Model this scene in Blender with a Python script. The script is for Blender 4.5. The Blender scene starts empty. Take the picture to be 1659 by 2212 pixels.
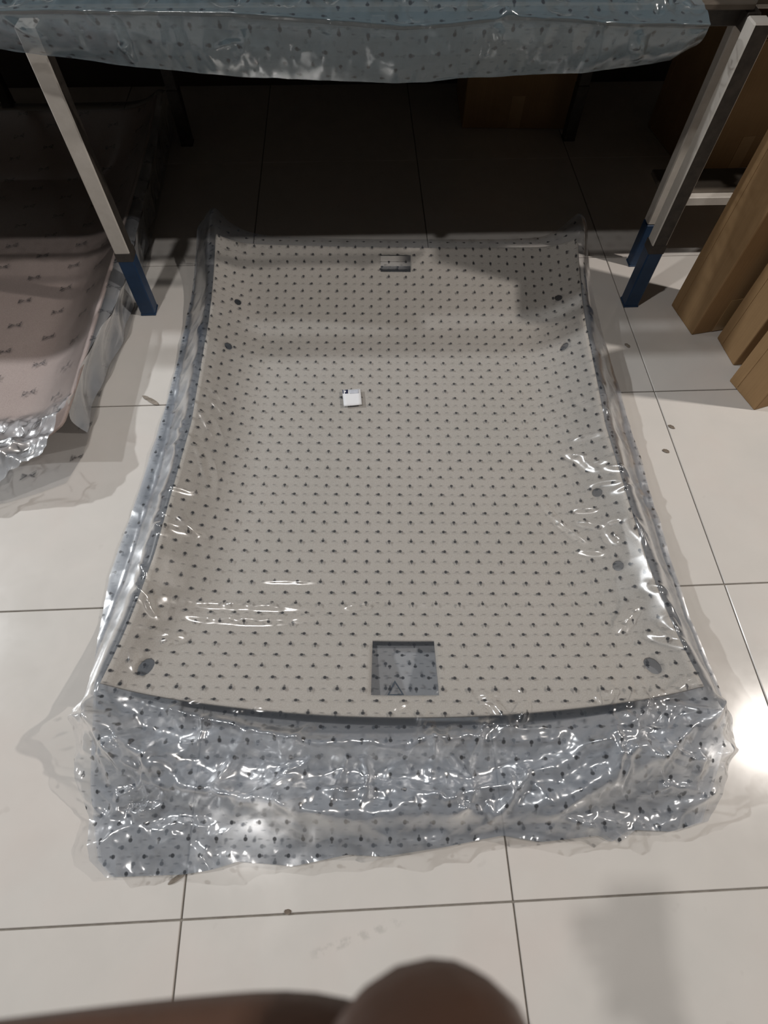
import bpy, bmesh, math, random
import numpy as np
from mathutils import Vector, Matrix

scene = bpy.context.scene
COL = scene.collection
rng = np.random.default_rng(7)
random.seed(7)

# ------------------------------------------------------------------ camera
CAM_POS = Vector((0.35536, 0.10523, 1.26438))
CAM_R = Vector((0.99895, -0.04458, 0.01034))
CAM_D = Vector((-0.03355, -0.86699, -0.4972))
CAM_F = Vector((0.03114, 0.49633, -0.86757))
cam_data = bpy.data.cameras.new('camera')
cam = bpy.data.objects.new('camera', cam_data)
COL.objects.link(cam)
U = -CAM_D
Bk = -CAM_F
cam.matrix_world = Matrix(((CAM_R.x, U.x, Bk.x, CAM_POS.x), (CAM_R.y, U.y, Bk.y, CAM_POS.y),
                           (CAM_R.z, U.z, Bk.z, CAM_POS.z), (0, 0, 0, 1)))
cam_data.sensor_fit = 'VERTICAL'
cam_data.sensor_height = 24.0
cam_data.sensor_width = 18.0
cam_data.lens = 1245.2 / 2212 * 24.0
cam_data.clip_start = 0.004
cam_data.clip_end = 50
cam_data.dof.use_dof = True
cam_data.dof.focus_distance = 1.45
cam_data.dof.aperture_fstop = 11.5
scene.camera = cam

# ------------------------------------------------------------------ world, lamps, exposure
world = bpy.data.worlds.new('world')
scene.world = world
world.use_nodes = True
world.node_tree.nodes['Background'].inputs[0].default_value = (0.8, 0.88, 1.0, 1)
world.node_tree.nodes['Background'].inputs[1].default_value = 0.01
vs = scene.view_settings
vs.view_transform = 'Standard'
vs.look = 'None'
vs.gamma = 1.0
vs.use_curve_mapping = False
vs.exposure = 0.1
CEIL = 3.8
LAMPS = [((3.56, 0.71, 3.62), 104.0, (1.0, 0.93, 0.86), 0.12),
         ((-0.54, 0.31, 3.62), 33.0, (1.0, 0.96, 0.92), 0.10),
         ((-3.7, 2.06, 3.62), 185.0, (0.95, 0.98, 1.0), 0.16)]
cy = scene.cycles
cy.max_bounces = 5
cy.diffuse_bounces = 2
cy.glossy_bounces = 2
cy.transmission_bounces = 2
cy.transparent_max_bounces = 12
cy.caustics_reflective = False
cy.caustics_refractive = False
cy.adaptive_threshold = 0.03
cy.sample_clamp_indirect = 4.0
for loc, power, colour, size in LAMPS:
    ld = bpy.data.lights.new('ceiling_lamp_light', 'AREA')
    ld.shape = 'DISK'
    ld.size = size
    ld.energy = power
    ld.color = colour
    lo = bpy.data.objects.new('ceiling_lamp_light', ld)
    lo.location = loc
    COL.objects.link(lo)


# ------------------------------------------------------------------ helpers
def tag(o, label=None, cat=None, group=None, kind=None):
    if label: o['label'] = label
    if cat: o['category'] = cat
    if group: o['group'] = group
    if kind: o['kind'] = kind
    return o


def empty(name, loc=(0, 0, 0), rz=0.0):
    o = bpy.data.objects.new(name, None)
    o.empty_display_size = 0.05
    o.location = loc
    o.rotation_euler = (0, 0, rz)
    COL.objects.link(o)
    return o


def mesh_obj(name, me, mat=None, parent=None, smooth=False):
    o = bpy.data.objects.new(name, me)
    COL.objects.link(o)
    if mat is not None and not me.materials:
        for m in (mat if isinstance(mat, (list, tuple)) else [mat]):
            me.materials.append(m)
    if parent is not None:
        o.parent = parent
    if smooth:
        me.polygons.foreach_set('use_smooth', [True] * len(me.polygons))
    return o


def from_bm(name, bm, mat=None, parent=None, smooth=False):
    me = bpy.data.meshes.new(name)
    bm.normal_update()
    bm.to_mesh(me)
    bm.free()
    return mesh_obj(name, me, mat, parent, smooth)


def box_bm(x0, x1, y0, y1, z0, z1, bevel=0.0, seg=1, bm=None):
    own = bm is None
    bm = bm or bmesh.new()
    vs_ = [bm.verts.new(c) for c in ((x0, y0, z0), (x1, y0, z0), (x1, y1, z0), (x0, y1, z0),
                                     (x0, y0, z1), (x1, y0, z1), (x1, y1, z1), (x0, y1, z1))]
    fs = []
    for f in ((3, 2, 1, 0), (4, 5, 6, 7), (0, 1, 5, 4), (1, 2, 6, 5), (2, 3, 7, 6), (3, 0, 4, 7)):
        fs.append(bm.faces.new([vs_[i] for i in f]))
    if bevel:
        es = list({e for f in fs for e in f.edges})
        bmesh.ops.bevel(bm, geom=es, offset=bevel, segments=seg, affect='EDGES', profile=0.5)
    return bm


class NT:
    """small node-tree helper"""
    def __init__(self, name):
        self.m = bpy.data.materials.new(name)
        self.m.use_nodes = True
        self.t = self.m.node_tree
        self.t.nodes.clear()
        self.out = self.t.nodes.new('ShaderNodeOutputMaterial')

    def n(self, typ, ins=None, **kw):
        nd = self.t.nodes.new(typ)
        for k, v in kw.items():
            setattr(nd, k, v)
        for k, v in (ins or {}).items():
            s = nd.inputs[k]
            if isinstance(v, bpy.types.NodeSocket):
                self.t.links.new(v, s)
            else:
                s.default_value = v
        return nd

    def math(self, op, a, b=None, clamp=False):
        ins = {0: a}
        if b is not None: ins[1] = b
        return self.n('ShaderNodeMath', ins, operation=op, use_clamp=clamp).outputs[0]

    def noise(self, vec, scale, detail=4.0, rough=0.55, dist=0.0):
        ins = {'Scale': scale, 'Detail': detail, 'Roughness': rough, 'Distortion': dist}
        if vec is not None: ins['Vector'] = vec
        return self.n('ShaderNodeTexNoise', ins)

    def ramp(self, fac, stops):
        r = self.n('ShaderNodeValToRGB', {0: fac})
        el = r.color_ramp.elements
        while len(el) < len(stops): el.new(0.5)
        for e, (p, c) in zip(el, stops):
            e.position = p
            e.color = (*c, 1) if len(c) == 3 else c
        return r.outputs[0]

    def mixc(self, fac, a, b, blend='MIX'):
        m = self.n('ShaderNodeMix', data_type='RGBA', blend_type=blend)
        for idx, v in ((0, fac), (6, a), (7, b)):
            s = m.inputs[idx]
            if isinstance(v, bpy.types.NodeSocket): self.t.links.new(v, s)
            else: s.default_value = v if idx == 0 else ((*v, 1) if len(v) == 3 else v)
        return m.outputs[2]

    def bump(self, h, strength, dist):
        return self.n('ShaderNodeBump', {'Height': h, 'Strength': strength, 'Distance': dist}).outputs[0]

    def done(self, shader):
        self.t.links.new(shader, self.out.inputs[0])
        return self.m


def principled(name, col, rough=0.6, spec=0.4, metal=0.0, noise=None, col2=None, scale=8.0, bumps=None):
    t = NT(name)
    pos = t.n('ShaderNodeTexCoord').outputs['Object']
    base = (*col, 1)
    if col2 is not None:
        nz = t.noise(pos, scale, 5, 0.6).outputs[0]
        base = t.ramp(nz, [(0.35, col), (0.65, col2)])
    ins = {'Base Color': base, 'Roughness': rough, 'Metallic': metal, 'Specular IOR Level': spec}
    p = t.n('ShaderNodeBsdfPrincipled', ins)
    if bumps:
        nz = t.noise(pos, bumps[0], 4, 0.6).outputs[0]
        t.t.links.new(t.bump(nz, bumps[1], bumps[2]), p.inputs['Normal'])
    return t.done(p.outputs[0])


# ---- numpy noise
def _hash(ix, iy, seed):
    v = np.sin(ix * 127.1 + iy * 311.7 + seed * 74.7) * 43758.5453
    return v - np.floor(v)


def vnoise(x, y, seed=0):
    ix, iy = np.floor(x), np.floor(y)
    fx, fy = x - ix, y - iy
    fx = fx * fx * (3 - 2 * fx)
    fy = fy * fy * (3 - 2 * fy)
    a = _hash(ix, iy, seed); b = _hash(ix + 1, iy, seed)
    c = _hash(ix, iy + 1, seed); d = _hash(ix + 1, iy + 1, seed)
    return (a * (1 - fx) + b * fx) * (1 - fy) + (c * (1 - fx) + d * fx) * fy


def fbm(x, y, seed=0, octv=4):
    s, a = 0, 0.5
    for k in range(octv):
        s = s + a * vnoise(x * 2 ** k, y * 2 ** k, seed + k * 13)
        a *= 0.5
    return s


def worley(x, y, seed=0):
    ix, iy = np.floor(x), np.floor(y)
    f1 = np.full(x.shape, 9.0); f2 = np.full(x.shape, 9.0)
    for dx in (-1, 0, 1):
        for dy in (-1, 0, 1):
            cx, cy = ix + dx, iy + dy
            px = cx + _hash(cx, cy, seed); py = cy + _hash(cx, cy, seed + 31)
            d = np.sqrt((px - x) ** 2 + (py - y) ** 2)
            m = d < f1
            f2 = np.where(m, f1, np.minimum(f2, d))
            f1 = np.where(m, d, f1)
    return f1, f2


def crumple(x, y, size, seed=0, ax=1.0, ay=1.0):
    """creased-film relief, about 0..1: facets meeting in sharp folds"""
    wx = x + size * 0.5 * (fbm(x / size, y / size, seed + 3, 2) - 0.5)
    wy = y + size * 0.5 * (fbm(x / size, y / size, seed + 9, 2) - 0.5)
    f1, _ = worley(wx / size * ax, wy / size * ay, seed)
    g1, _ = worley(wx / size * 2.3 * ax, wy / size * 2.3 * ay, seed + 50)
    h1, _ = worley(wx / size * 4.9, wy / size * 4.9, seed + 90)
    return 0.7 * f1 + 0.26 * g1 + 0.04 * h1


def smooth(a, b, x):
    t = np.clip((x - a) / (b - a), 0, 1)
    return t * t * (3 - 2 * t)


def grid_mesh(name, X, Y, Z, UV=None, keep=None, flip=False, loose=None):
    n, m = X.shape
    co = np.stack([X, Y, Z], -1).reshape(-1, 3)
    idx = np.arange(n * m).reshape(n, m)
    q = np.stack([idx[:-1, :-1], idx[:-1, 1:], idx[1:, 1:], idx[1:, :-1]], -1).reshape(-1, 4)
    if flip: q = q[:, ::-1]
    if keep is not None: q = q[keep.reshape(-1)]
    used = np.unique(q)
    remap = np.full(n * m, -1); remap[used] = np.arange(len(used))
    q = remap[q]
    me = bpy.data.meshes.new(name)
    me.vertices.add(len(used))
    me.vertices.foreach_set('co', co[used].astype(np.float32).ravel())
    me.loops.add(q.size)
    me.loops.foreach_set('vertex_index', q.astype(np.int32).ravel())
    me.polygons.add(len(q))
    me.polygons.foreach_set('loop_start', np.arange(0, q.size, 4, dtype=np.int32))
    me.polygons.foreach_set('loop_total', np.full(len(q), 4, dtype=np.int32))
    me.update(calc_edges=True)
    if UV is not None:
        uv = UV.reshape(-1, 2)[used][q.ravel()]
        l = me.uv_layers.new(name='UVMap')
        l.data.foreach_set('uv', uv.astype(np.float32).ravel())
    if loose is not None:
        lz = np.stack([loose, loose], -1).reshape(-1, 2)[used][q.ravel()]
        l = me.uv_layers.new(name='loose')
        l.data.foreach_set('uv', lz.astype(np.float32).ravel())
    me.polygons.foreach_set('use_smooth', [True] * len(me.polygons))
    me.validate()
    return me


def interp(x, xs, ys):
    return np.interp(x, xs, ys)


# ------------------------------------------------------------------ materials
def make_film(name, pattern, haze=0.10, haze_col=(0.72, 0.82, 1.0), pitch=0.0265, tint=(0.965, 0.97, 0.975),
              gloss=1.0, rough=0.19, loose_haze=0.0):
    t = NT(name)
    uv = t.n('ShaderNodeUVMap', uv_map='UVMap').outputs[0]
    sep = t.n('ShaderNodeSeparateXYZ', {0: uv})
    u, v = sep.outputs[0], sep.outputs[1]
    M = t.math
    if pattern == 'dots':
        # a checkerboard of little dark tailed marks with faint dashes between them
        pu, pv = M('DIVIDE', u, pitch), M('DIVIDE', v, pitch)
        cu, cv = M('FLOOR', pu), M('FLOOR', pv)
        fu = M('SUBTRACT', M('SUBTRACT', pu, cu), 0.5)
        fv = M('SUBTRACT', M('SUBTRACT', pv, cv), 0.5)
        par = M('FLOORED_MODULO', M('ADD', cu, cv), 2.0)
        row = M('FLOORED_MODULO', cv, 2.0)
        flip = M('SUBTRACT', M('MULTIPLY', M('FLOORED_MODULO', M('FLOOR', M('MULTIPLY', M('ADD', cu, cv), 0.5)), 2.0), 2.0), 1.0)

        def blob(a, b, ra, rb, soft):
            d = M('SQRT', M('ADD', M('POWER', M('ABSOLUTE', M('DIVIDE', a, ra)), 2.0), M('POWER', M('ABSOLUTE', M('DIVIDE', b, rb)), 2.0)))
            return t.n('ShaderNodeMapRange', {0: d, 1: 1.0 + soft, 2: 1.0 - soft, 3: 0.0, 4: 1.0}).outputs[0]
        head = blob(fu, fv, 0.135, 0.135, 0.25)
        off = M('MULTIPLY', flip, 0.17)
        tail_h = blob(M('SUBTRACT', fu, off), fv, 0.10, 0.075, 0.3)
        tail_v = blob(fu, M('SUBTRACT', fv, off), 0.075, 0.11, 0.3)
        tail = M('ADD', M('MULTIPLY', tail_h, M('SUBTRACT', 1.0, row)), M('MULTIPLY', tail_v, row))
        big = M('MULTIPLY', M('MAXIMUM', head, M('MULTIPLY', tail, 0.7)), M('SUBTRACT', 1.0, par))
        dash = M('MULTIPLY', M('MULTIPLY', blob(fu, fv, 0.16, 0.05, 0.5), par), 0.42)
        ink = M('MULTIPLY', M('MAXIMUM', big, dash), 0.88)
    else:
        # wider apart: small winged marks
        pu, pv = M('DIVIDE', u, 0.115), M('DIVIDE', v, 0.108)
        cu = M('FLOOR', pu)
        pv = M('ADD', pv, M('MULTIPLY', M('FLOORED_MODULO', cu, 2.0), 0.5))
        cv = M('FLOOR', pv)
        fu = M('SUBTRACT', M('SUBTRACT', pu, cu), 0.5)
        fv = M('SUBTRACT', M('SUBTRACT', pv, cv), 0.5)
        # bow-tie: two triangles meeting in the middle
        tri = M('SUBTRACT', M('MULTIPLY', M('ABSOLUTE', fu), 0.62), M('ABSOLUTE', M('ADD', fv, M('MULTIPLY', fu, -0.25))))
        wing = t.n('ShaderNodeMapRange', {0: M('ADD', tri, 0.015), 1: -0.01, 2: 0.02, 3: 0.0, 4: 1.0}).outputs[0]
        lim = t.n('ShaderNodeMapRange', {0: M('ABSOLUTE', fu), 1: 0.17, 2: 0.14, 3: 0.0, 4: 1.0}).outputs[0]
        brk = t.noise(uv, 160.0, 2).outputs[0]
        ink = M('MULTIPLY', M('MULTIPLY', M('MULTIPLY', wing, lim), 0.75), t.ramp(brk, [(0.4, (0.2,) * 3), (0.6, (1,) * 3)]))
    facing = t.n('ShaderNodeLayerWeight', {'Blend': 0.5}).outputs['Facing']
    fres = M('ADD', M('MULTIPLY', M('POWER', facing, 5.0), 0.9), 0.045)
    rgh = rough
    if loose_haze:                                   # folded film: more layers shine
        lo_ = t.n('ShaderNodeSeparateXYZ', {0: t.n('ShaderNodeUVMap', uv_map='loose').outputs[0]}).outputs[0]
        haze = M('ADD', M('MULTIPLY', lo_, loose_haze), haze)
        fres = M('MULTIPLY', fres, M('ADD', M('MULTIPLY', lo_, 1.05), 1.0))
        rgh = M('ADD', M('MULTIPLY', lo_, 0.06), rough)
    gfac = M('MINIMUM', M('MULTIPLY', fres, 2.6 * gloss), 0.8)
    tr = t.n('ShaderNodeBsdfTransparent', {0: (*tint, 1)}).outputs[0]
    df = t.n('ShaderNodeBsdfDiffuse', {0: (*haze_col, 1)}).outputs[0]
    tl = t.n('ShaderNodeBsdfTranslucent', {0: (*haze_col, 1)}).outputs[0]
    hz = t.n('ShaderNodeMixShader', {0: 0.12, 1: df, 2: tl}).outputs[0]
    body = t.n('ShaderNodeMixShader', {0: haze, 1: tr, 2: hz}).outputs[0]
    gl = t.n('ShaderNodeBsdfGlossy', {0: (1, 1, 1, 1), 'Roughness': rgh}).outputs[0]
    inkd = t.n('ShaderNodeBsdfDiffuse', {0: (0.028, 0.032, 0.04, 1)}).outputs[0]
    s = t.n('ShaderNodeMixShader', {0: ink, 1: body, 2: inkd}).outputs[0]
    s = t.n('ShaderNodeMixShader', {0: gfac, 1: s, 2: gl}).outputs[0]
    return t.done(s)


film_dots = make_film('printed_film', 'dots', haze=0.065, haze_col=(0.58, 0.66, 0.78), loose_haze=0.24)
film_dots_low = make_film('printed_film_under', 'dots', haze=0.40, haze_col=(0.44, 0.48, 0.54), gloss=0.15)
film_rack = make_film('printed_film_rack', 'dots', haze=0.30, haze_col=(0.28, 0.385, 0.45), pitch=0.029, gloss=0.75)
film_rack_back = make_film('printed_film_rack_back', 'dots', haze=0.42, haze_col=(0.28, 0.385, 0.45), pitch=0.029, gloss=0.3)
film_wing = make_film('winged_film', 'wings', haze=0.07, haze_col=(0.72, 0.75, 0.80), loose_haze=0.42)


def fabric(name, c1, c2):
    t = NT(name)
    pos = t.n('ShaderNodeTexCoord').outputs['Object']
    big = t.noise(pos, 3.2, 3, 0.6).outputs[0]
    fine = t.noise(pos, 420, 2, 0.7).outputs[0]
    base = t.ramp(big, [(0.35, c1), (0.7, c2)])
    base = t.mixc(0.25, base, t.ramp(fine, [(0.3, (0.25,) * 3), (0.7, (0.75,) * 3)]), 'OVERLAY')
    p = t.n('ShaderNodeBsdfPrincipled', {'Base Color': base, 'Roughness': 0.92, 'Specular IOR Level': 0.1,
                                         'Normal': t.bump(fine, 0.25, 0.0015)})
    return t.done(p.outputs[0])


fabric_beige = fabric('beige_fabric', (0.555, 0.512, 0.457), (0.59, 0.54, 0.485))
fabric_pink = fabric('pinkish_fabric', (0.47, 0.37, 0.335), (0.51, 0.41, 0.37))

# tile: pale glazed stoneware with cloudy pinkish and greyish patches, some scuffs
t = NT('floor_tile')
geo = t.n('ShaderNodeNewGeometry').outputs['Position']
cloud = t.noise(geo, 2.6, 4, 0.6).outputs[0]
cloud2 = t.noise(geo, 9.0, 4, 0.6, 0.4).outputs[0]
base = t.ramp(cloud, [(0.33, (0.625, 0.605, 0.575)), (0.52, (0.65, 0.622, 0.59)), (0.7, (0.66, 0.612, 0.577))])
base = t.mixc(0.18, base, t.ramp(cloud2, [(0.3, (0.42, 0.42, 0.42)), (0.7, (0.62, 0.6, 0.58))]), 'OVERLAY')
rnd = t.n('ShaderNodeObjectInfo').outputs['Random']
base = t.mixc(t.math('MULTIPLY', rnd, 0.10), base, (0.62, 0.56, 0.50))
# a faint scuffed smear on the tile by the front grout line
sp = t.n('ShaderNodeSeparateXYZ', {0: geo})
xx, yy = t.math('SUBTRACT', sp.outputs[0], 0.315), t.math('SUBTRACT', sp.outputs[1], -0.04)
al = t.math('ADD', t.math('MULTIPLY', xx, 0.967), t.math('MULTIPLY', yy, 0.255))
ac = t.math('SUBTRACT', t.math('MULTIPLY', yy, 0.967), t.math('MULTIPLY', xx, 0.255))
ma = t.n('ShaderNodeMapRange', {0: t.math('ABSOLUTE', al), 1: 0.09, 2: 0.07, 3: 0.0, 4: 1.0}).outputs[0]
mb = t.n('ShaderNodeMapRange', {0: t.math('ABSOLUTE', ac), 1: 0.009, 2: 0.004, 3: 0.0, 4: 1.0}).outputs[0]
sn = t.ramp(t.noise(geo, 60, 2).outputs[0], [(0.45, (0, 0, 0)), (0.6, (1, 1, 1))])
smear = t.math('MULTIPLY', t.math('MULTIPLY', ma, mb), sn)
base = t.mixc(t.math('MULTIPLY', smear, 0.28), base, (0.30, 0.30, 0.28))
speck = t.ramp(t.noise(geo, 23, 2, 0.4).outputs[0], [(0.73, (0, 0, 0)), (0.78, (1, 1, 1))])
base = t.mixc(t.math('MULTIPLY', speck, 0.12), base, (0.3, 0.27, 0.24))
rgh = t.ramp(cloud2, [(0.3, (0.12,) * 3), (0.7, (0.19,) * 3)])
p = t.n('ShaderNodeBsdfPrincipled', {'Base Color': base, 'Roughness': rgh, 'Specular IOR Level': 0.34,
                                     'Normal': t.bump(t.noise(geo, 4.0, 2).outputs[0], 0.06, 0.01)})
tile_mat = t.done(p.outputs[0])

grout_mat = principled('grout', (0.20, 0.18, 0.16), 0.9, 0.2, col2=(0.27, 0.25, 0.22), scale=30)
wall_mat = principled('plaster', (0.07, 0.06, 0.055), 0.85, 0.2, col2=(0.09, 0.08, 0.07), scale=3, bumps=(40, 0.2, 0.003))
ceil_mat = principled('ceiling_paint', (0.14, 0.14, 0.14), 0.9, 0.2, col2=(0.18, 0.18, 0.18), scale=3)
leg_white = principled('worn_white_paint', (0.55, 0.51, 0.46), 0.45, 0.4, col2=(0.62, 0.58, 0.53), scale=25)
leg_dark = principled('dark_steel', (0.035, 0.030, 0.026), 0.55, 0.4, col2=(0.06, 0.05, 0.042), scale=40)
leg_blue = principled('blue_paint', (0.009, 0.034, 0.085), 0.4, 0.4, col2=(0.012, 0.044, 0.11), scale=30)
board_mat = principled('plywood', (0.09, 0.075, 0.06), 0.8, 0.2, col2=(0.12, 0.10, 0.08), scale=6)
paper_mat = principled('sticker_paper', (0.80, 0.81, 0.84), 0.5, 0.3, col2=(0.84, 0.85, 0.87), scale=20)
print_dark = principled('navy_print', (0.012, 0.016, 0.05), 0.5, 0.3, col2=(0.02, 0.025, 0.07), scale=60)
print_grey = principled('grey_print', (0.50, 0.53, 0.60), 0.5, 0.3, col2=(0.58, 0.6, 0.66), scale=120)
print_blue = principled('blue_grey_print', (0.05, 0.075, 0.11), 0.6, 0.3, col2=(0.07, 0.1, 0.13), scale=60)
scrap_mat = principled('dirty_scrap', (0.19, 0.165, 0.135), 0.8, 0.2, col2=(0.33, 0.29, 0.25), scale=70)
leaf_mat = principled('dry_flake', (0.15, 0.12, 0.095), 0.8, 0.2, col2=(0.26, 0.22, 0.18), scale=90)

# cardboard
t = NT('cardboard')
pos = t.n('ShaderNodeTexCoord').outputs['Object']
mp = t.n('ShaderNodeMapping', {0: pos, 3: (60, 60, 1.5)}).outputs[0]
st = t.noise(mp, 3.0, 3, 0.6).outputs[0]
bl = t.noise(pos, 5.0, 4, 0.6).outputs[0]
base = t.ramp(bl, [(0.3, (0.30, 0.185, 0.09)), (0.7, (0.37, 0.235, 0.12))])
base = t.mixc(0.2, base, t.ramp(st, [(0.3, (0.35,) * 3), (0.7, (0.65,) * 3)]), 'OVERLAY')
p = t.n('ShaderNodeBsdfPrincipled', {'Base Color': base, 'Roughness': 0.8, 'Specular IOR Level': 0.2,
                                     'Normal': t.bump(st, 0.15, 0.002)})
card_mat = t.done(p.outputs[0])
tape_mat = principled('packing_tape', (0.40, 0.26, 0.13), 0.3, 0.5, col2=(0.44, 0.29, 0.15), scale=20)

# skin
t = NT('skin')
pos = t.n('ShaderNodeTexCoord').outputs['Object']
sk = t.noise(pos, 60, 4, 0.6).outputs[0]
base = t.ramp(sk, [(0.3, (0.085, 0.048, 0.033)), (0.7, (0.115, 0.06, 0.04))])
p = t.n('ShaderNodeBsdfPrincipled', {'Base Color': base, 'Roughness': 0.5, 'Specular IOR Level': 0.35,
                                     'Subsurface Weight': 0.08, 'Subsurface Radius': (0.004, 0.002, 0.001),
                                     'Normal': t.bump(t.noise(pos, 500, 3).outputs[0], 0.3, 0.0006)})
skin_mat = t.done(p.outputs[0])

# ------------------------------------------------------------------ setting
T = 0.6
X0, X1, Y0, Y1 = -4.8, 4.2, -2.4, 3.0
floor = from_bm('floor', box_bm(X0, X1, Y0, Y1, -0.06, -0.0035), grout_mat)
tag(floor, 'pale glazed floor of large square tiles with thin dark grout', kind='structure')
g = 0.0016
tb = bmesh.new()
box_bm(g, T - g, g, T - g, -0.012, 0.0, bevel=0.0012, bm=tb)
tile_me = bpy.data.meshes.new('tile')
tb.normal_update(); tb.to_mesh(tile_me); tb.free()
tile_me.materials.append(tile_mat)
for i in range(int(round((X1 - X0) / T))):
    for j in range(int(round((Y1 - Y0) / T))):
        o = bpy.data.objects.new('tile', tile_me)
        COL.objects.link(o)
        o.parent = floor
        o.location = (X0 + i * T, Y0 + j * T, 0)
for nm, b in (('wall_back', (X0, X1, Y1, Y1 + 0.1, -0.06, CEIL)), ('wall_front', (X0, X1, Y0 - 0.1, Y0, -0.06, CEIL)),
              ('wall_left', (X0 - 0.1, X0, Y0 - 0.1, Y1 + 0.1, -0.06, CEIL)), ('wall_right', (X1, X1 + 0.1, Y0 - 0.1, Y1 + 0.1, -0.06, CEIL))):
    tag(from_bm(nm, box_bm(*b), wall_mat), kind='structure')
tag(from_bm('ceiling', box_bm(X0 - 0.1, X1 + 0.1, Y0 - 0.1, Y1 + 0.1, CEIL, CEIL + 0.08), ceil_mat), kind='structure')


# ------------------------------------------------------------------ headliner panels
class Frame:
    """plan frame of a panel: (u across, v along) -> world x, y"""
    def __init__(s, origin, ang, ws, length, vf=0.055, vb=0.015, curl=0.075, lip=0.08, base=0.02, sgn=1, curl_w=0.17, front_w=0.25, back_w=0.34, lip_f=None):
        s.o, s.ws, s.L, s.vfc, s.vbc = origin, ws, length, vf, vb
        s.eu = (math.cos(ang), math.sin(ang)); s.ev = (-math.sin(ang), math.cos(ang))
        s.curl, s.lip, s.base, s.sgn = curl, lip, base, sgn
        s.cw, s.fw, s.bw = curl_w, front_w, back_w
        s.lf = lip if lip_f is None else lip_f

    def w(s, v): return np.interp(v, s.ws[0], s.ws[1])
    def vf(s, u): return s.vfc * (u / 0.585) ** 2
    def vb(s, u): return s.L + s.vbc * (u / 0.565) ** 2

    def z(s, u, v):
        w = s.w(v)
        a = np.clip((np.abs(u) - (w - s.cw)) / s.cw, 0, 1)
        zs = s.curl * a ** 1.8
        b = np.clip((s.fw - (v - s.vf(u))) / s.fw, 0, 1)
        zf = s.lf * (0.75 * b + 0.25 * b * b) * smooth(0, 0.08, b)
        c = np.clip((v - (s.vb(u) - s.bw)) / s.bw, 0, 1)
        zb = s.lip * c ** 1.25
        return s.base + s.sgn * np.sqrt(zs ** 2 + zf ** 2 + zb ** 2)

    def xy(s, u, v):
        return s.o[0] + u * s.eu[0] + v * s.ev[0], s.o[1] + u * s.eu[1] + v * s.ev[1]

    def uv(s, x, y):
        dx, dy = x - s.o[0], y - s.o[1]
        return dx * s.eu[0] + dy * s.eu[1], dx * s.ev[0] + dy * s.ev[1]

    def outside(s, u, v):
        """distance outside the outline per side, and the clamped point"""
        vc = np.clip(v, 0, s.L)
        w = s.w(vc)
        uc = np.clip(u, -w, w)
        vc = np.clip(v, s.vf(uc), s.vb(uc))
        return np.abs(u - uc), vc - v, uc, vc

    def arclen(s, u, v, n=24):
        """lengths measured over the surface from the middle line and from the front"""
        k = (np.arange(n) + 0.5) / n
        _, _, uc, vc = s.outside(u, v)
        su = np.zeros_like(u); sv = np.zeros_like(v)
        e = 1e-3
        for q in k:
            d = (s.z(uc * q + e, vc) - s.z(uc * q - e, vc)) / (2 * e)
            su += np.sqrt(1 + d * d) * uc / n
            vv = 0.7 + (vc - 0.7) * q
            d = (s.z(uc * 0, vv + e) - s.z(uc * 0, vv - e)) / (2 * e)
            sv += np.sqrt(1 + d * d) * (vc - 0.7) / n
        return su + (u - uc), sv + (v - vc)


def headliner(name, fr, mat, holes_rect, holes_oval, parent=None, thick=0.006, ns=150, nt=190):
    sl = list(np.linspace(-1, 1, ns)); tl = list(np.linspace(0, 1, nt))
    def insert(lst, val):
        k = int(np.argmin(np.abs(np.array(lst) - val))); lst[k] = val
    for (cu, cv, hu, hv) in holes_rect:
        for sg in (-1, 1):
            insert(sl, (cu + sg * hu) / float(fr.w(cv)))
            insert(tl, (cv + sg * hv) / fr.L)
    S, Tt = np.meshgrid(np.array(sl), np.array(tl))
    V0 = Tt * fr.L
    # rounded corners: pull the very corners in
    Ucur = S * fr.w(V0)
    V = fr.vf(Ucur) + Tt * (fr.vb(Ucur) - fr.vf(Ucur))
    Uu = S * fr.w(V)
    keep = np.ones((len(tl) - 1, len(sl) - 1), bool)
    uc = 0.25 * (Uu[:-1, :-1] + Uu[1:, :-1] + Uu[:-1, 1:] + Uu[1:, 1:])
    vc = 0.25 * (V[:-1, :-1] + V[1:, :-1] + V[:-1, 1:] + V[1:, 1:])
    for (cu, cv, hu, hv) in holes_rect:
        keep &= ~((np.abs(uc - cu) < hu) & (np.abs(vc - cv) < hv))
    for (cu, cv, hu, hv, rot) in holes_oval:
        c, s_ = math.cos(rot), math.sin(rot)
        a = ((uc - cu) * c + (vc - cv) * s_) / hu; b = (-(uc - cu) * s_ + (vc - cv) * c) / hv
        hole = a * a + b * b < 1
        keep &= ~hole
        # snap the rim of the hole to the oval
        rim = np.zeros(Uu.shape, bool); solid = np.zeros(Uu.shape, bool)
        for di in (0, 1):
            for dj in (0, 1):
                rim[di:di + hole.shape[0], dj:dj + hole.shape[1]] |= hole
                solid[di:di + hole.shape[0], dj:dj + hole.shape[1]] |= ~hole
        rim &= solid
        A = ((Uu - cu) * c + (V - cv) * s_) / hu; B = (-(Uu - cu) * s_ + (V - cv) * c) / hv
        r = np.sqrt(A * A + B * B) + 1e-9
        A2, B2 = A / r * hu, B / r * hv
        Uu = np.where(rim, cu + A2 * c - B2 * s_, Uu); V = np.where(rim, cv + A2 * s_ + B2 * c, V)
    X, Y = fr.xy(Uu, V)
    Z = fr.z(Uu, V) + 0.002 * (fbm(X * 7, Y * 7, 5, 2) - 0.5)
    me = grid_mesh(name, X, Y, Z, keep=keep)
    o = mesh_obj(name, me, mat, parent)
    md = o.modifiers.new('thickness', 'SOLIDIFY')
    md.thickness = thick
    md.offset = -1
    return o


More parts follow.
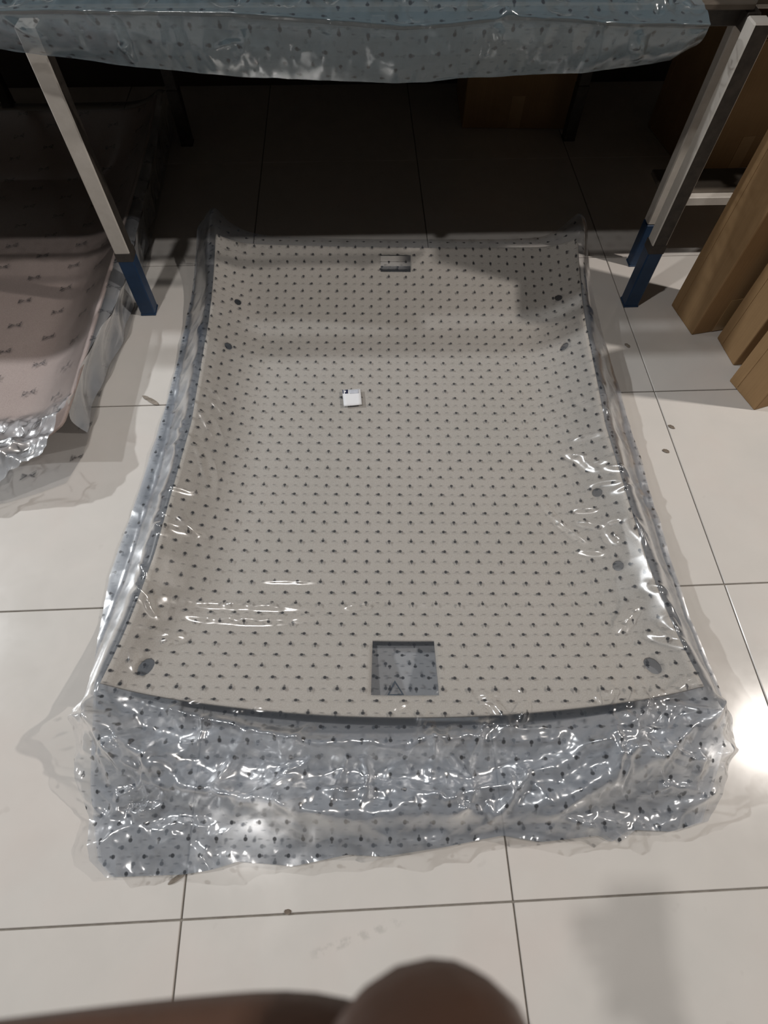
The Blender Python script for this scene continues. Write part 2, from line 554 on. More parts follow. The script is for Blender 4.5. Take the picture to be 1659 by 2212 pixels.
FR1 = Frame((0.414, 0.314), math.radians(-2.7), ([0, .06, .35, .72, 1.1, 1.42], [.588, .585, .55, .53, .543, .565]), 1.42)
rect_holes = [(0.005, 0.106, 0.0675, 0.0625), (-0.004, 1.365, 0.047, 0.030)]
oval_holes = [(-.484, 1.213, .010, .012, 0), (.494, 1.238, .010, .013, .4), (-.487, 1.028, .010, .014, 0), (.484, 1.04, .010, .015, -.5),
              (.488, .54, .011, .013, .3), (.50, .342, .011, .013, .2), (-.52, .097, .013, .021, -.25), (.515, .106, .014, .020, .3)]
liner = headliner('headliner', FR1, fabric_beige, rect_holes, oval_holes)
tag(liner, 'beige car headliner tray with square lamp cut-out lying on the tiles', 'headliner')


# ------------------------------------------------------------------ bags
def coons(left, right, front, back, n, m):
    """grid between four border lines; rows run front to back"""
    def res(pl, k):
        pl = np.array(pl, float)
        d = np.r_[0, np.cumsum(np.hypot(*np.diff(pl, axis=0).T))]
        s = np.linspace(0, d[-1], k)
        return np.stack([np.interp(s, d, pl[:, 0]), np.interp(s, d, pl[:, 1])], -1)
    Lp, Rp, Fp, Bp = res(left, n), res(right, n), res(front, m), res(back, m)
    tt = np.linspace(0, 1, n)[:, None, None]; ss = np.linspace(0, 1, m)[None, :, None]
    P = (1 - ss) * Lp[:, None] + ss * Rp[:, None] + (1 - tt) * Fp[None] + tt * Bp[None]
    P -= (1 - tt) * ((1 - ss) * Fp[0] + ss * Fp[-1]) + tt * ((1 - ss) * Bp[0] + ss * Bp[-1])
    return P[..., 0], P[..., 1]


def add_ridges(X, Y, Z, ridges):
    Z = Z.copy()
    for pts, h, wd in ridges:
        h, wd = h * 1.35, wd * 1.25
        P = np.array(pts); mg = 4 * wd
        sel = (X > P[:, 0].min() - mg) & (X < P[:, 0].max() + mg) & (Y > P[:, 1].min() - mg) & (Y < P[:, 1].max() + mg)
        x, y = X[sel], Y[sel]
        best = np.full(x.shape, 9.0); along = np.zeros(x.shape)
        tot = sum(math.dist(a, b) for a, b in zip(pts, pts[1:])); acc = 0
        for a, b in zip(pts, pts[1:]):
            a = np.array(a); b = np.array(b); ab = b - a; l2 = ab @ ab
            k = np.clip(((x - a[0]) * ab[0] + (y - a[1]) * ab[1]) / l2, 0, 1)
            d = np.hypot(x - a[0] - k * ab[0], y - a[1] - k * ab[1])
            m = d < best
            best = np.where(m, d, best)
            along = np.where(m, (acc + k * math.sqrt(l2)) / tot, along)
            acc += math.sqrt(l2)
        taper = np.sin(np.clip(along, 0.02, 0.98) * math.pi) ** 0.6
        wob = 0.7 + 0.6 * vnoise(x * 60, y * 60, 17)
        Z[sel] += h * taper * wob * np.exp(-(best / wd) ** 2)
    return Z


def wrinkles(n, x0, x1, y0, y1, lmin, lmax, h0, h1, w0, w1, ang, spread, seed):
    """random bent wrinkles: start points in a window, running about the angle given"""
    r = random.Random(seed)
    out = []
    for _ in range(n):
        x, y = r.uniform(x0, x1), r.uniform(y0, y1)
        a = ang + r.gauss(0, spread)
        l = r.uniform(lmin, lmax)
        pts = [(x, y)]
        for _k in range(3):
            a += r.gauss(0, 0.25)
            x += math.cos(a) * l / 3; y += math.sin(a) * l / 3
            pts.append((x, y))
        out.append((pts, r.uniform(h0, h1), r.uniform(w0, w1)))
    return out


RIDGES = [
    ([(-0.092, 0.593), (0.068, 0.583), (0.275, 0.565)], .0085, .009),
    ([(0.275, 0.565), (0.348, 0.575), (0.421, 0.583)], .006, .007),
    ([(-0.077, 0.566), (0.001, 0.549), (0.143, 0.54), (0.276, 0.552)], .0085, .009),
    ([(0.104, 0.642), (0.243, 0.634)], .0025, .004),
    ([(-0.087, 1.128), (-0.057, 1.08), (-0.032, 1.029)], .005, .006),
    ([(-0.093, 1.028), (-0.057, 0.969), (-0.027, 0.871)], .005, .006),
    ([(-0.056, 1.187), (-0.022, 1.156)], .004, .005),
    ([(-0.059, 1.154), (-0.016, 1.114)], .004, .005),
    ([(-0.136, 0.748), (-0.096, 0.765), (-0.042, 0.761)], .007, .008),
    ([(-0.093, 0.798), (-0.037, 0.746)], .006, .007),
    ([(0.787, 0.845), (0.83, 0.763), (0.888, 0.692)], .0045, .006),
    ([(0.865, 0.796), (0.919, 0.784)], .005, .006),
    ([(0.864, 0.766), (0.925, 0.734)], .005, .006),
    ([(0.853, 0.689), (0.909, 0.668)], .005, .006),
    ([(0.889, 0.471), (0.916, 0.507), (0.946, 0.543)], .010, .011),
    ([(0.901, 0.999), (0.967, 0.989)], .004, .006),
    ([(0.421, 0.576), (0.65, 0.553), (0.924, 0.544)], .0035, .007),
    ([(-0.081, 0.352), (0.059, 0.317), (0.205, 0.275), (0.312, 0.241)], .010, .010),
    ([(0.735, 0.207), (0.818, 0.257), (0.926, 0.314)], .010, .011),
    ([(0.767, 0.219), (0.846, 0.24), (0.893, 0.247)], .010, .012),
    ([(0.079, 0.19), (0.186, 0.178), (0.292, 0.189), (0.373, 0.198)], .010, .011),
    ([(-0.1, 0.165), (-0.034, 0.182)], .008, .009),
    ([(-0.062, 0.142), (-0.013, 0.155), (0.049, 0.141)], .009, .009),
    ([(-0.002, 1.018), (0.082, 1.018)], .002, .005),
    ([(0.248, 0.39), (0.286, 0.37)], .002, .004),
    ([(-0.159, 0.337), (-0.141, 0.301), (-0.115, 0.266)], .009, .009),
    ([(-0.064, 0.256), (-0.051, 0.223), (-0.021, 0.198)], .009, .009),
    ([(0.419, 0.242), (0.494, 0.272), (0.534, 0.305)], .009, .010),
    ([(0.556, 0.134), (0.522, 0.152), (0.487, 0.161)], .008, .009)]
RIDGES += [([(-.10, .37), (0, .335), (.13, .30), (.25, .27), (.40, .262), (.52, .275), (.62, .29)], .010, .011),
           ([(-.165, .33), (-.125, .27), (-.06, .215), (.06, .195), (.20, .19)], .013, .012),
           ([(.16, .20), (.35, .19), (.50, .175), (.62, .19), (.72, .23)], .012, .011),
           ([(.68, .20), (.76, .245), (.83, .28), (.93, .345)], .014, .013),
           ([(.74, .18), (.82, .225), (.90, .26), (.97, .30)], .011, .011)]
RIDGES += wrinkles(60, -.15, .95, .11, .30, .04, .13, .004, .010, .005, .008, 0.15, 0.6, 41)
RIDGES += wrinkles(26, -.19, -.06, .15, .34, .03, .10, .005, .010, .005, .008, 2.0, 0.7, 42)
RIDGES += wrinkles(26, .80, 1.02, .15, .34, .03, .11, .005, .010, .005, .008, 0.7, 0.5, 43)
RIDGES += wrinkles(16, -.17, -.09, .45, 1.1, .03, .08, .003, .006, .005, .007, -0.6, 0.35, 44)
RIDGES += wrinkles(18, .93, 1.03, .40, 1.1, .03, .08, .003, .006, .005, .007, 2.6, 0.4, 45)
RIDGES += wrinkles(14, -.1, .9, .33, .36, .02, .06, .0025, .004, .004, .006, 0.1, 0.3, 46)


def film_relief(fr, X, Y, side_l=0.10, front_l=0.24, back_l=0.30, seed=0, lift=0.004, ridges=(), over=1.0, fold=1.0):
    u, v = fr.uv(X, Y)
    du, dv, uc, vc = fr.outside(u, v)
    ze = fr.z(uc, vc) + lift
    fr_d = np.maximum(dv, 0); bk_d = np.maximum(-dv, 0)
    d = np.sqrt((du / side_l) ** 2 + (fr_d / front_l) ** 2 + (bk_d / back_l) ** 2)
    fall = 1 - smooth(0.0, 1.0, d)
    Z = 0.007 + (ze - 0.007) * fall
    m = smooth(0.02, 0.35, d)                      # loose film outside the panel
    front = smooth(0.0, 0.07, fr_d)
    side = smooth(0.0, 0.04, du)
    loose = np.maximum(front, side)
    Z = Z + loose * (0.006 + 0.050 * front + 0.010 * side) * (crumple(X, Y, 0.15, seed + 1, 0.75, 1.25) - 0.25)
    Z = Z + front * 0.014 + front * 0.016 * (fbm(X * 6, Y * 13, seed + 4, 3) - 0.4)
    Z = Z + front * 0.016 * crumple(X, Y, 0.065, seed + 8)
    wx = 0.05 * (fbm(X * 2.5, Y * 0 + 3, seed + 6, 3) - 0.45)
    rd = 0.030 + 0.130 * (1 - np.clip(np.abs(u) / 0.60, 0, 1) ** 3.5) - wx * 0.6
    Z = Z + front * fold * (0.036 * np.exp(-((fr_d - rd) / 0.024) ** 2) - 0.022 * np.exp(-((fr_d - rd * 0.55) / 0.030) ** 2)) * (0.55 + 0.9 * fbm(X * 5, Y * 5, seed + 7, 2))
    # taut over the panel: slight long ripples, stronger towards the rims
    w = fr.w(vc)
    rim = smooth(0.30, 0.02, w - np.abs(uc))
    Z = Z + over * (1 - loose) * (0.0010 + 0.0035 * rim) * np.abs(fbm(u * 9, v * 5, seed + 2, 3) - 0.5) * 2
    if len(ridges):
        Z = add_ridges(X, Y, Z, ridges)
    floor_ = 0.006
    return np.maximum(Z, floor_), u, v, loose * smooth(0.0, 0.02, np.maximum(fr_d, du)) * (1 - 0.55 * fold * smooth(0.0, 0.035, fr_d - rd - 0.01))


left = [(-.165, .10), (-.205, .225), (-.244, .455), (-.251, .672), (-.225, .88), (-.203, 1.078), (-.186, 1.3), (-.180, 1.52), (-.175, 1.75), (-.16, 1.92)]
right = [(.985, .112), (1.031, .179), (1.094, .273), (1.100, .379), (1.085, .56), (1.090, .88), (1.094, 1.15), (1.096, 1.36), (1.092, 1.607), (1.085, 1.80)]
front = [(-.165, .10), (-.134, .072), (0, .070), (.05, .075), (.099, .086), (.20, .074), (.30, .088), (.368, .082), (.48, .092), (.591, .106), (.66, .092), (.778, .098), (.80, .085), (.84, .104), (.92, .098), (.985, .112)]
back = [(-.16, 1.92), (-.05, 1.83), (.10, 1.795), (.45, 1.772), (.85, 1.762), (1.0, 1.775), (1.085, 1.80)]
X, Y = coons(left, right, front, back, 620, 470)
ZT, uu, vv, LT = film_relief(FR1, X, Y, seed=3, ridges=RIDGES, lift=0.005)
# the far corners of the bag stand up in a point
for cx, cy, r, h in ((-.15, 1.90, .12, .075), (1.07, 1.79, .07, .05)):
    ZT += h * np.exp(-(((X - cx) ** 2 + (Y - cy) ** 2) / r ** 2))
su, sv = FR1.arclen(uu, vv)
UV = np.stack([su + 0.012, sv + 0.004], -1)
bag = empty('plastic_bag', (0.45, 0.95, 0))
tag(bag, 'clear plastic bag printed with small dark dots around the beige headliner on the floor', 'plastic bag')


def rel(parent, X, Y, Z):
    return X - parent.location.x, Y - parent.location.y, Z - parent.location.z


mesh_obj('top_film', grid_mesh('top_film', *rel(bag, X, Y, ZT), UV=UV, loose=LT), film_dots, bag)
Xb, Yb = coons(left, right, front, back, 150, 120)
cxm, cym = 0.45, 0.95
ub, vb_ = FR1.uv(Xb, Yb)
mask = smooth(0.0, 0.1, -vb_ + 0.02)
ZB = 0.003 + 0.0015 * fbm(Xb * 9, Yb * 9, 21, 3) + 0.004 * mask * crumple(Xb, Yb, 0.06, 40)
ZB = np.minimum(ZB, 0.0055)
UVb = np.stack([ub * 1.01 + 0.019 + 0.01 * vb_, vb_ + 0.017 - 0.01 * ub], -1)
mesh_obj('bottom_film', grid_mesh('bottom_film', *rel(bag, Xb, Yb, ZB), UV=UVb), film_dots_low, bag)


def surf_z(x, y, off):
    u, v = FR1.uv(np.array([x]), np.array([y]))
    return float(FR1.z(u, v)[0]) + off


# the sticker on the film
def patch(name, corners, mat, parent, off, thick, n=6):
    (a, b, c, d) = [np.array(q) for q in corners]     # far left, far right, near right, near left
    s = np.linspace(0, 1, n)
    S, Tq = np.meshgrid(s, s)
    P = (1 - Tq)[..., None] * ((1 - S)[..., None] * d + S[..., None] * c) + Tq[..., None] * ((1 - S)[..., None] * a + S[..., None] * b)
    Z = np.vectorize(lambda x, y: surf_z(x, y, off))(P[..., 0], P[..., 1])
    Z = Z + 0.0012 * (np.abs(S - 0.5) * 2) ** 3
    o = mesh_obj(name, grid_mesh(name, *rel(bag, P[..., 0], P[..., 1], Z)), mat, parent)
    md = o.modifiers.new('thickness', 'SOLIDIFY'); md.thickness = thick; md.offset = 1
    return o


sticker = patch('sticker', [(.300, 1.211), (.351, 1.213), (.354, 1.156), (.304, 1.152)], paper_mat, bag, 0.0085, 0.0006)
sticker['label'] = 'white paper sticker with a small navy emblem in its corner'
lg = patch('printed_emblem', [(.3005, 1.2105), (.3155, 1.211), (.3162, 1.197), (.3015, 1.1965)], print_dark, None, 0.0093, 0.0004)
lg.parent = sticker
lg2 = patch('emblem_ring', [(.3055, 1.207), (.3105, 1.207), (.3107, 1.2015), (.3057, 1.2015)], paper_mat, None, 0.0098, 0.0003, 4)
lg2.parent = sticker
pr = patch('printed_text_band', [(.320, 1.2095), (.346, 1.2105), (.347, 1.197), (.3205, 1.1965)], print_grey, None, 0.0093, 0.0004)
pr.parent = sticker


def ring_mark(name, cx, cy, z, r, wd, n, rot, mat, parent):
    bm = bmesh.new()
    def pt(rad, k): a = rot + 2 * math.pi * k / n; return (cx + rad * math.cos(a), cy + rad * math.sin(a), z)
    o_ = [bm.verts.new(pt(r, k)) for k in range(n)]; i_ = [bm.verts.new(pt(r - wd, k)) for k in range(n)]
    for k in range(n):
        bm.faces.new([o_[k], o_[(k + 1) % n], i_[(k + 1) % n], i_[k]])
    ob = from_bm(name, bm, mat, parent)
    md = ob.modifiers.new('thickness', 'SOLIDIFY'); md.thickness = 0.0004
    return ob


bx, by = bag.location.x, bag.location.y
ring_mark('recycling_mark', .405 - bx, .385 - by, 0.0075, .021, .0055, 3, math.pi / 2, print_blue, bag)

# ------------------------------------------------------------------ the pinkish headliner on the left
FR2 = Frame((-0.955, 1.00), math.radians(-0.5), ([0, .06, .35, .8, 1.2, 1.5], [.545, .56, .562, .56, .555, .55]), 1.60, curl=0.095, lip=0.075, base=0.02, curl_w=0.20, front_w=0.10, lip_f=0.03)
liner2 = headliner('headliner', FR2, fabric_pink, [(0, .12, .06, .05)], [], ns=90, nt=110)
tag(liner2, 'pinkish headliner tray at the left under the rack edge', 'headliner')
left2 = [(-1.62, .94), (-1.64, 1.4), (-1.62, 2.0), (-1.60, 2.75)]
right2 = [(-.415, .945), (-.390, 1.03), (-.388, 1.12), (-.385, 1.25), (-.352, 1.45), (-.345, 1.60), (-.345, 1.80), (-.35, 2.1), (-.37, 2.75)]
front2 = [(-1.62, .94), (-1.2, .90), (-.9, .89), (-.66, .872), (-.55, .89), (-.48, .915), (-.415, .945)]
back2 = [(-1.60, 2.75), (-1.0, 2.72), (-.37, 2.75)]
X2, Y2 = coons(left2, right2, front2, back2, 300, 240)
Z2, u2, v2, L2_ = film_relief(FR2, X2, Y2, side_l=0.16, front_l=0.24, seed=11, lift=0.006, fold=0.0)
fm = smooth(0.16, 0.10, v2)
Z2 += fm * (0.010 + 0.055 * (crumple(X2, Y2, 0.10, 60) - 0.35) + 0.016 * crumple(X2, Y2, 0.045, 66))
Z2 = add_ridges(X2, Y2, Z2, wrinkles(46, -.80, -.42, .90, 1.10, .03, .10, .005, .010, .005, .008, 0.2, 0.8, 51))
Z2 += 0.010 * smooth(0.0, 0.03, np.abs(u2) - 0.55) * (fbm(Y2 * 9, X2 * 14, 71, 3) - 0.4)
Z2 = np.maximum(Z2, 0.006)
bag2 = empty('plastic_bag', (-0.95, 1.8, 0))
tag(bag2, 'clear plastic bag with sparse winged marks and crumpled end around the pinkish headliner', 'plastic bag')
s2, t2 = FR2.arclen(u2, v2)
mesh_obj('top_film', grid_mesh('top_film', *rel(bag2, X2, Y2, Z2), UV=np.stack([s2 + .02, t2 + .03], -1), loose=np.maximum(L2_ * .8, fm)), film_wing, bag2)
# the side of the bag hangs from the panel's rim to the floor
ksel = Y2[:, -1] > 1.10
ex, ey, ez = X2[ksel, -1], Y2[ksel, -1], Z2[ksel, -1]
tq = np.linspace(0, 1, 14)[:, None]
SZ = ez[None] * (1 - tq) + 0.005 * tq
SX = ex[None] - 0.022 * np.sin(tq * 2.6) * (ez[None] > 0.03) + 0.010 * tq * (fbm(ey * 7, ey * 0, 77, 3)[None] - 0.4) + 0.004 * np.sin(tq * 7 + ey[None] * 40)
SY = np.repeat(ey[None], 14, 0)
mesh_obj('side_film', grid_mesh('side_film', *rel(bag2, SX, SY, SZ), UV=np.zeros(SX.shape + (2,)), loose=np.full(SX.shape, .9)), film_wing, bag2)
Xc, Yc = coons(left2, right2, front2, back2, 60, 50)
mesh_obj('bottom_film', grid_mesh('bottom_film', *rel(bag2, Xc, Yc, 0.003 + 0.002 * fbm(Xc * 8, Yc * 8, 33, 2)), UV=np.stack([Xc, Yc], -1)), film_wing, bag2)


# ------------------------------------------------------------------ the rack with the bagged panel on top
def leg(name, x, y, w, h, parent, foot_h, front_dark=False, paint=None, foot=None):
    bm = box_bm(-w / 2, w / 2, -w / 2, w / 2, foot_h, h, bevel=0.003)
    if front_dark:
        bm.faces.ensure_lookup_table(); bm.normal_update()
    o = from_bm(name, bm, [paint or leg_white, leg_dark], parent)
    for pl in o.data.polygons:  # one face of each front leg takes the dark colour
        n = pl.normal
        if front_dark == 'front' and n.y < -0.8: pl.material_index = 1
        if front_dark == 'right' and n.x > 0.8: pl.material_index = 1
    o.location = (x - parent.location.x, y - parent.location.y, 0)
    f = from_bm('painted_foot', box_bm(-w / 2 - .001, w / 2 + .001, -w / 2 - .001, w / 2 + .001, 0.004, foot_h, bevel=0.003), foot or leg_blue, o)
    c = from_bm('foot_cap', box_bm(-w / 2 - .002, w / 2 + .002, -w / 2 - .002, w / 2 + .002, 0.0, 0.006, bevel=0.001), foot or leg_blue, o)
    if front_dark:
        # worn rag of dark tape where the white paint ends
        from_bm('worn_band', box_bm(-w / 2 - .0015, w / 2 + .0015, -w / 2 - .0015, w / 2 + .0015, foot_h - 0.004, foot_h + 0.022, bevel=0.001), leg_dark, o)
    return o


rack = empty('storage_rack', (0.46, 2.15, 0))
tag(rack, 'steel rack with white posts and blue feet standing over the beige headliner', 'rack')
LX, RX, FY, BY = -.302, 1.222, 1.585, 2.54
leg('leg', LX, FY, .042, .735, rack, .195, 'right')
leg('leg', RX, FY - .012, .042, .735, rack, .195, 'front')
leg('leg', LX, BY, .042, .735, rack, .195, False, leg_dark, leg_dark)  # rear legs coloured dark to stand in for the shade under the rack
leg('leg', RX, BY, .042, .735, rack, .195, False, leg_dark, leg_dark)
for nm, b in (('rail', (LX, RX, FY + .05, FY + .08, .700, .735)), ('rail', (LX, RX, BY - .015, BY + .015, .700, .735)),
              ('rail', (LX - .015, LX + .015, FY + .02, BY - .015, .700, .735)), ('rail', (RX - .015, RX + .015, FY + .02, BY - .015, .700, .735)),
              ('rail', (.40, .43, FY + .02, BY - .015, .700, .735))):
    o = from_bm(nm, box_bm(*b, bevel=.002), leg_dark, rack)  # rails get the dark colour too, shade put into their tone
    o.location = (-rack.location.x, -rack.location.y, 0)
sh = from_bm('shelf_shade_board', box_bm(LX - .73, RX - .005, FY + .02, 2.97, .739, .751, bevel=.002), board_mat, rack)  # unseen board, drawn out left and back to keep lamp light from below
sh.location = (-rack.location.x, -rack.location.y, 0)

FR3 = Frame((1.03, 2.22), math.radians(90), ([0, .3, .75, 1.2, 1.95], [.615, .61, .605, .61, .615]), 1.95, base=0.822, sgn=-1, curl=0.045, lip=0.04)
liner3 = headliner('headliner', FR3, fabric_beige, [(0, .2, .06, .06)], [], ns=80, nt=110)
tag(liner3, 'greyish headliner lying bagged on top of the rack', 'headliner')

hx = np.array([-1.1, -.36, -.27, -.21, .03, .24, .444, .52, .60, .70, .86, .98, 1.05, 1.075])
hz = np.array([.70, .703, .690, .683, .654, .642, .633, .634, .643, .646, .649, .661, .670, .690])
sx = np.array([-1.1, -.22, .13, .30, .46, .55, .67, .80, .90, 1.0, 1.075])
sz = np.array([.785, .782, .777, .766, .754, .757, .768, .764, .756, .755, .752])
n, m = 260, 420
xs = np.linspace(-1.0, 1.078, m)
tt = np.linspace(0, 1, n)
HX, TT = np.meshgrid(xs, tt)
hemz = np.interp(HX, hx, hz) + 0.006 * (fbm(HX * 9, HX * 0, 81, 3) - 0.45)
seamz = np.interp(HX, sx, sz) + 0.004 * (fbm(HX * 11, HX * 0, 85, 3) - 0.45)
k1 = np.clip(TT / 0.30, 0, 1)                       # hem -> seam
k2 = np.clip((TT - 0.30) / 0.70, 0, 1)              # seam -> over the panel to the back
Yt = 1.552 - 0.052 * k1 - 0.012 * np.sin(k1 * math.pi) + k2 * 1.38
Zt = hemz + (seamz - hemz) * k1
pu, pv = FR3.uv(HX, Yt)
_, _, puc, pvc = FR3.outside(pu, pv)
ztop = FR3.z(puc, pvc) + 0.010
blend = smooth(1.50, 1.66, Yt)
Zt = np.where(k2 > 0, seamz * (1 - blend) + ztop * blend, Zt)
Zt = np.where(Yt > 2.80, Zt - 0.10 * (Yt - 2.80), Zt)
loosef = np.where(k2 > 0, 1 - smooth(1.60, 1.80, Yt), 0.55)
rel_ = crumple(HX, Yt + Zt, 0.075, 90) - 0.3
rel2 = crumple(HX, Yt + Zt, 0.035, 97) - 0.3
top_amp = np.where(k2 > 0, smooth(0, 0.03, k2), 0)
Zt = Zt + top_amp * (0.004 + 0.030 * loosef) * rel_ + top_amp * 0.012 * loosef * rel2
Yt = Yt - (1 - top_amp) * (0.016 * rel_ * np.sin(np.clip(k1, 0, 1) * math.pi) + 0.003 * rel2)
# a raised heat-sealed bead along the seam
bead = np.exp(-((TT - 0.30) / 0.012) ** 2)
Yt = Yt - 0.004 * bead; Zt = Zt + 0.003 * bead
SK = wrinkles(16, -.4, 1.05, .70, .78, .03, .08, .002, .005, .004, .007, 1.5, 0.5, 61) + [([(-.10, .775), (-.098, .72), (-.10, .675)], .006, .006), ([(.93, .745), (.955, .70), (.965, .68)], .009, .008)]
Yt = np.where(k2 > 0, Yt, Yt - (add_ridges(HX, Zt, np.zeros_like(Zt), SK)))
TP = wrinkles(60, -.4, 1.05, 1.51, 1.62, .02, .07, .004, .010, .004, .007, 1.5, 0.8, 62)
Zt = np.where(k2 > 0, add_ridges(HX, Yt, Zt, TP), Zt)
arc = np.zeros_like(Yt)
arc[1:] = np.cumsum(np.hypot(np.diff(Yt.mean(1)), np.diff(Zt.mean(1))))[:, None]
bag3 = empty('plastic_bag', (0.3, 2.1, 0.0))
tag(bag3, 'bluish dotted plastic bag hanging over the front of the rack above', 'plastic bag')
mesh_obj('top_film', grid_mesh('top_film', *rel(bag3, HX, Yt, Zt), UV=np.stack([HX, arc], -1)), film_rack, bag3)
# the back sheet of the hanging margin and the underside
n2 = 60
HX2, T2 = np.meshgrid(np.linspace(-1.0, 1.078, 200), np.linspace(0, 1, n2))
hem2 = np.interp(HX2, hx, hz) + 0.006 * (fbm(HX2 * 9, HX2 * 0, 81, 3) - 0.45)
Y3 = 1.552 + 0.003 * np.sin(T2 * 9 + HX2 * 7)
Z3 = hem2 + (np.interp(HX2, sx, sz) - 0.012 - hem2) * T2
Y3 = Y3 - 0.036 * T2 + 0.004 * (crumple(HX2, Z3, .06, 120) - .3)
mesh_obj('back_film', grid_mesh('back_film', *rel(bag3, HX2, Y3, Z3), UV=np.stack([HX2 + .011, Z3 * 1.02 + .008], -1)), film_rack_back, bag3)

# ------------------------------------------------------------------ neighbouring racks (edges of them show on the right)
rack2 = empty('storage_rack', (1.9, 2.2, 0))
tag(rack2, 'next rack at the right with thin pale posts and a low shelf', 'rack')
def part(name, b, mat, parent, bev=.002):
    o = from_bm(name, box_bm(*b, bevel=bev), mat, parent)
    o.location = (-parent.location.x, -parent.location.y, 0)
    return o
for (x, y) in ((1.285, 1.765), (2.55, 1.765), (1.285, 2.85), (2.55, 2.85)):
    lg_ = leg('leg', x, y, .034, .74, rack2, .15)
part('rail', (1.302, 2.533, 1.752, 1.778, .690, .718), leg_white, rack2)
part('low_rail', (1.302, 2.533, 1.750, 1.775, .210, .236), leg_white, rack2)
part('low_board', (1.29, 2.545, 1.776, 1.90, .222, .238), board_mat, rack2)
part('top_shade_board', (1.228, 2.57, 1.63, 2.97, .740, .755), board_mat, rack2)  # brought forward past the posts to block lamp light behind the panel
rack3 = empty('storage_rack', (-1.6, 2.2, 0))
tag(rack3, 'unseen board-topped rack beyond the left post, shading the floor below', 'rack')
for (x, y) in ((-2.25, 1.62), (-1.08, 2.85), (-2.25, 2.85)):
    leg('leg', x, y, .04, .72, rack3, .19, False, leg_dark, leg_dark)
part('rail', (-2.25, -1.08, 1.605, 1.635, .69, .719), leg_dark, rack3)
part('top_shade_board', (-2.3, -1.012, 1.50, 2.97, .720, .738), board_mat, rack3)  # out of view, reaches toward the shelf to keep lamp light from below


# ------------------------------------------------------------------ cartons
def carton(label, x, y, rz, w, d, h, group=None, seam_side='left'):
    """near-left bottom corner at x, y; width runs along its own x, depth along its own y"""
    e = empty('cardboard_carton', (x, y, 0), rz)
    tag(e, label, 'carton', group)
    from_bm('body', box_bm(0, w, 0, d, 0.0, h, bevel=.004, seg=2), card_mat, e, False)
    # glued overlap down one edge, and the bottom flap edges
    from_bm('glue_flap', box_bm(-.0015, 0.0005, d - .035, d - .004, .01, h - .01), card_mat, e)
    from_bm('tape', box_bm(w * .42, w * .42 + .05, -.0012, 0.0004, .004, min(.12, h * .3)), tape_mat, e)
    fl = from_bm('flap', box_bm(.003, w / 2 - .001, .003, d - .003, h - .0005, h + .003), card_mat, e)
    fl = from_bm('flap', box_bm(w / 2 + .001, w - .003, .003, d - .003, h - .0005, h + .003), card_mat, e)
    return e


carton('tall brown carton nearest the blue foot of the rack', 1.378, 1.421, math.radians(10), .16, .138, 1.02)
carton('tall brown carton standing between its two neighbours', 1.463, 1.291, math.radians(5), .16, .116, .86)
carton('brown carton in front, nearest the camera at the right edge', 1.463, 1.119, math.radians(16), .16, .118, .60)
carton('low brown carton in the dark under the rack', 0.80, 2.625, math.radians(-2), .44, .30, .40)
carton('brown carton in the dark beside the right rear post', 1.62, 2.28, math.radians(8), .42, .35, .42)


# ------------------------------------------------------------------ scraps on the floor
def flake(name, label, x, y, rz, l, w, mat, seed, thick=.0015, bend=0.003):
    r = random.Random(seed)
    n_ = 9
    bm = bmesh.new()
    top, bot = [], []
    for k in range(n_):
        s_ = -1 + 2 * k / (n_ - 1)
        half = w / 2 * math.sqrt(max(0.05, 1 - abs(s_) ** 3)) * r.uniform(.75, 1.1)
        zz = thick + bend * (1 - s_ * s_) * .6
        for sg, lst in ((1, top), (-1, bot)):
            lst.append((s_ * l / 2 + r.uniform(-.02, .02) * l, sg * half, zz * (1 if sg > 0 else .7)))
    tv = [bm.verts.new(c) for c in top]; bv = [bm.verts.new(c) for c in bot]
    for k in range(n_ - 1):
        bm.faces.new([bv[k], bv[k + 1], tv[k + 1], tv[k]])
    o = from_bm(name, bm, mat)
    md = o.modifiers.new('thickness', 'SOLIDIFY'); md.thickness = thick; md.offset = -1
    o.location = (x, y, .0004); o.rotation_euler = (0, 0, rz)
    tag(o, label, 'scrap')
    return o


flake('tape_scrap', 'short greyish tape scrap stuck on the tile between the two bags', -.243, 1.217, math.radians(-35), .062, .013, scrap_mat, 1)
flake('dry_flake', 'small dark flake lying right on the grout line', 1.21, 1.069, math.radians(-40), .020, .009, leaf_mat, 2)
flake('dry_flake', 'small dark flake on the tile just left of the grout line', 1.171, .988, math.radians(-30), .019, .011, leaf_mat, 3)
flake('dirt_spot', 'brownish dirt spot on the shaded tile near the blue foot', 1.167, 1.383, math.radians(-55), .020, .010, scrap_mat, 4)
flake('dirt_crumb', 'tiny dark crumb on the front grout line', .19, .004, 0, .013, .008, leaf_mat, 5)
flake('tape_scrap', 'thin grey scrap poking out under the front bag edge', -.016, .064, math.radians(30), .035, .008, scrap_mat, 6)


# ------------------------------------------------------------------ photographer's hand (out of focus at the bottom edge) and phone
def campt(a, b, c):
    return CAM_POS + CAM_R * a + CAM_D * b + CAM_F * c


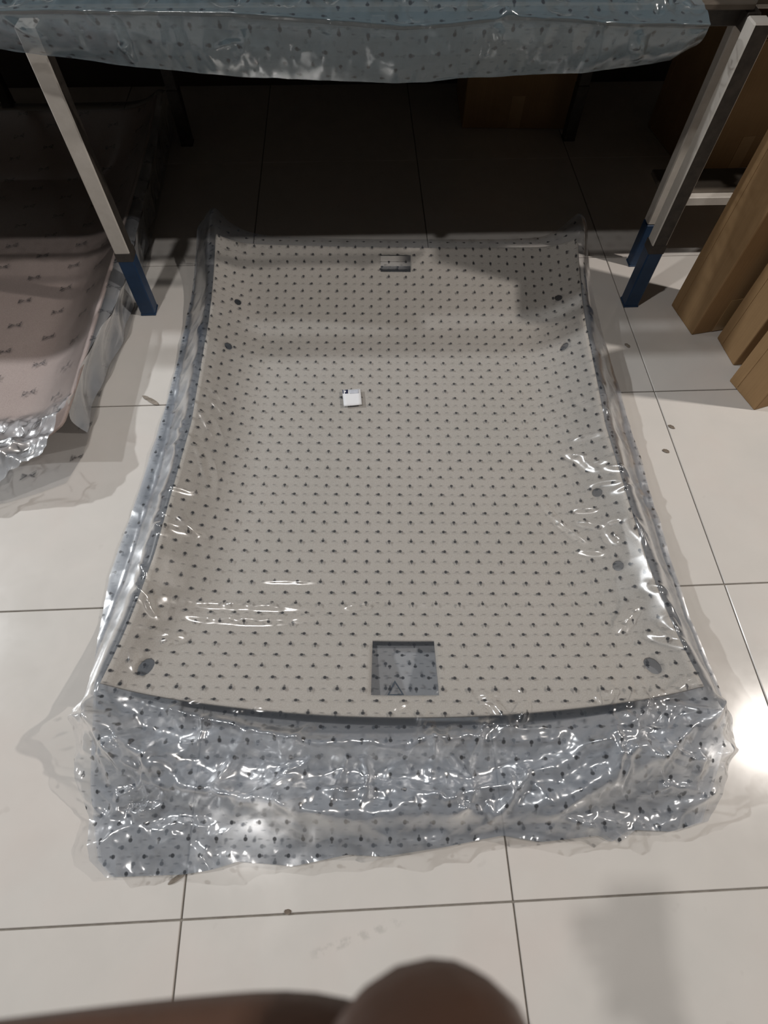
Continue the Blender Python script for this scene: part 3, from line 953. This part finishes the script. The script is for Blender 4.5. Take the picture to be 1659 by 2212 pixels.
bones = [  # (point right, down, forward from the lens), radius, parent index
    ((.030, .135, .030), .026, -1),      # 0 wrist
    ((.030, .108, .040), .030, 0),       # 1 palm low
    ((.032, .086, .046), .024, 1),       # 2 palm upper (index knuckle side)
    ((.019, .0745, .058), .0098, 2),     # 3 index base
    ((-.006, .0622, .063), .0092, 3),
    ((-.030, .0652, .064), .0090, 4),
    ((-.058, .0668, .063), .0080, 5),
    ((.018, .100, .062), .0098, 1),      # 7 middle base
    ((-.010, .086, .070), .0092, 7),
    ((-.034, .085, .070), .0086, 8),
    ((-.056, .087, .066), .0074, 9),
    ((.016, .117, .060), .0094, 1),      # 11 ring
    ((-.012, .106, .067), .0088, 11),
    ((-.032, .105, .067), .0082, 12),
    ((-.050, .107, .063), .0070, 13),
    ((.018, .131, .052), .0086, 0),      # 15 little
    ((-.008, .124, .058), .0078, 15),
    ((-.024, .123, .058), .0072, 16),
    ((-.038, .124, .055), .0062, 17),
    ((.026, .098, .056), .013, 1),       # 19 thumb root
    ((.012, .080, .055), .0112, 19),
    ((.0048, .062, .055), .0130, 20),
    ((.0040, .0452, .0545), .0125, 21),
    ((.040, .200, -.010), .030, 0),      # 23 forearm
    ((.060, .300, -.080), .038, 23),
    ((.085, .400, -.170), .044, 24)]
me = bpy.data.meshes.new('hand')
base_pt = campt(*bones[0][0])
me.from_pydata([tuple(campt(*b[0]) - base_pt) for b in bones], [(b[2], i) for i, b in enumerate(bones) if b[2] >= 0], [])
hand = mesh_obj('hand', me, skin_mat)
hand.location = base_pt
md = hand.modifiers.new('skin', 'SKIN')
md.use_smooth_shade = True
sv_ = me.skin_vertices[0].data if me.skin_vertices else None
if sv_ is None:
    bpy.context.view_layer.objects.active = hand
    lay = None
    bmh = bmesh.new(); bmh.from_mesh(me)
    bmh.verts.layers.skin.verify(); bmh.to_mesh(me); bmh.free()
    sv_ = me.skin_vertices[0].data
for i, b in enumerate(bones):
    sv_[i].radius = (b[1], b[1])
    sv_[i].use_root = (i == 0)
ss = hand.modifiers.new('sub', 'SUBSURF'); ss.levels = 2; ss.render_levels = 2
tag(hand, 'blurred brown thumb and finger at the bottom edge of the picture', 'hand')


# the phone that is held: its soft shadow lies on the tiles at the lower right
phone = empty('smartphone', (0, 0, 0))
phone.matrix_world = cam.matrix_world.copy()
tag(phone, 'dark smartphone in the hand, casting the soft rectangular shadow on the tiles', 'phone')
pb = from_bm('body', box_bm(-.045, .031, -.135, .022, .0045, .0125, bevel=.003, seg=3), leg_dark, phone)
from_bm('screen', box_bm(-.042, .028, -.131, .018, .0124, .0129), print_dark, phone)
